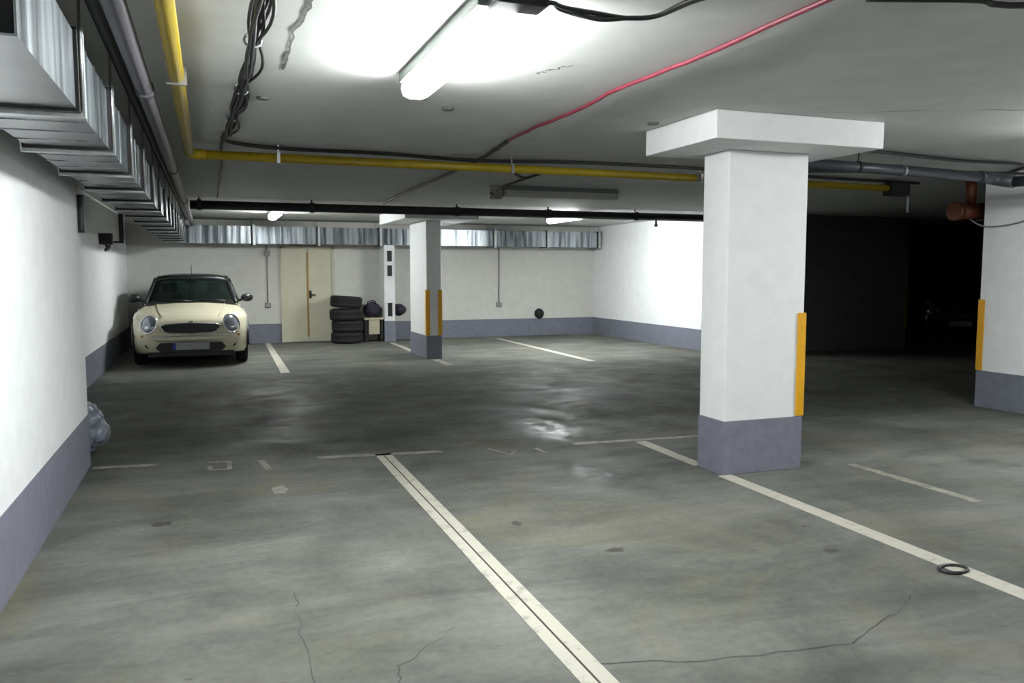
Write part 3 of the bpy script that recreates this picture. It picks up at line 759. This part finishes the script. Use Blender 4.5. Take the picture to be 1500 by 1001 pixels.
        MB().tube([Vector(sw(-1 + u / 7, 0)) for u in range(15)], .016, 8).build('belt_trim', M['chrome'], car)
        MB().box(-.03, .03, -.02, .02, -.01, .03)
        m = MB().ball((s * .88, 1.36, 1.01), (.10, .065, .07), 10).tube([(s * .72, 1.40, .95), (s * .82, 1.37, .985)], .022, 8).build('mirror', M['roofblack'], car)
        MB().ball((s * .88, 1.395, 1.01), (.085, .05, .055), 8).build('mirror_glass', M['chrome'], m)
        MB().tube([(s * .852, 1.9, .80), (s * .872, 1.93, .80), (s * .872, 2.07, .80), (s * .852, 2.1, .80)], .012, 6).build('door_handle', M['chrome'], car)
    # roof
    def rf(u, v):
        y0, y1 = 1.60 + .10 * u * u, 3.30 - .10 * u * u
        hw = .575 + .05 * math.sin(PI * v)
        return (u * hw, y0 + (y1 - y0) * v, 1.352 + .062 * (1 - abs(u) ** 3) * (math.sin(PI * min(1, max(0, .06 + .88 * v))) ** .35))
    grid(rf, 16, 14).build('roof', M['roofblack'], car)
    MB().tube([Vector(ws(-1 + i / 8, 1 if abs(i - 8) < 8 else .96)) + Vector((0, .0, -.02)) for i in range(17)], .048, 10).build('windscreen_header', M['roofblack'], car)
    MB().tube([(.0, 1.75, 1.40), (.0, 1.90, 1.56)], .005, 6).build('aerial', M['carblack'], car)
    # interior
    MB().box(-.62, .62, 1.15, 1.45, .86, .96).build('dashboard', M['seat'], car, .03)
    for s in (-1, 1):
        st = MB().box(s * .36 - .22, s * .36 + .22, 1.85, 2.0, .55, 1.08).build('front_seat', M['seat'], car, .04)
        MB().box(s * .36 - .12, s * .36 + .12, 1.88, 1.97, 1.10, 1.26).build('headrest', M['seat'], st, .03)
    MB().tube([(.36 + .18 * math.cos(a * PI / 12), 1.55 + .04 * math.sin(a * PI / 12), .94 + .17 * math.sin(a * PI / 12)) for a in range(24)], .015, 6, closed=True).build('steering_wheel', M['carblack'], car)
    MB().box(-.10, .10, 1.63, 1.66, 1.25, 1.31).build('rear_view_mirror', M['carblack'], car, .01)
    # wheels
    for wy in WY:
        for s in (-1, 1):
            wx = s * .745
            w = MB().lathe([(.17, -.085), (.22, -.092), (.27, -.088), (.288, -.06), (.29, 0), (.288, .06), (.27, .088), (.22, .092), (.17, .085), (.17, -.085)], (wx, wy, .29), 'x', 32).build('wheel', M['rubber'], car)
            rm = MB().lathe([(0, s * .06), (.04, s * .07), (.16, s * .055), (.175, s * .088), (.18, s * .08)], (wx, wy, .29), 'x', 28).build('rim', M['rim'], w)
            # black arch lip
            MB().tube([(s * .838, wy + .345 * math.cos(a * PI / 16), .29 + .345 * math.sin(a * PI / 16)) for a in range(17)], .022, 8).build('arch_trim', M['carblack'], car)
        MB().tube([(-.66, wy, .29), (.66, wy, .29)], .04, 8).build('axle', M['carblack'], car)
    MB().box(-.845, .845, 1.02, 2.70, .17, .24).build('sill', M['carblack'], car, .02)
    return car
car = build_car('cream hatchback with black roof parked by the rear left wall', M['carpaint'])
car.location = (-.285, 13.3, 0)
dc = dup(car); dc['label'] = 'dark car barely visible in the unlit passage'; dc.location = (15.2, 13.2, 0); dc.rotation_euler = (0, 0, -.5)
for ch in dc.children:
    if ch.name.split('.')[0] in ('body', 'bumper', 'bonnet_crease'):
        ch.data = ch.data.copy(); ch.data.materials[0] = M['carpaintdark']

# ------------------------------------------------------------------ world, camera, view
w = bpy.data.worlds.new('World'); SC.world = w; w.use_nodes = True
w.node_tree.nodes['Background'].inputs['Color'].default_value = (0, 0, 0, 1)
w.node_tree.nodes['Background'].inputs['Strength'].default_value = 0

cam = bpy.data.cameras.new('camera'); co = bpy.data.objects.new('camera', cam); COL.objects.link(co)
cam.sensor_width = 36; cam.lens = 1194 / 1500 * 36; cam.clip_start = .05
yaw, pit = .3547, .0857
fwd = Vector((math.sin(yaw) * math.cos(pit), math.cos(yaw) * math.cos(pit), -math.sin(pit)))
co.location = (0, 0, 1.45); co.rotation_euler = fwd.to_track_quat('-Z', 'Y').to_euler()
SC.camera = co
SC.view_settings.view_transform = 'Standard'; SC.view_settings.look = 'None'
SC.view_settings.gamma = 1; SC.view_settings.use_curve_mapping = False
SC.view_settings.exposure = 2.1
SC.cycles.use_denoising = True
SC.cycles.max_bounces = 8; SC.cycles.diffuse_bounces = 2
SC.cycles.sample_clamp_indirect = 8
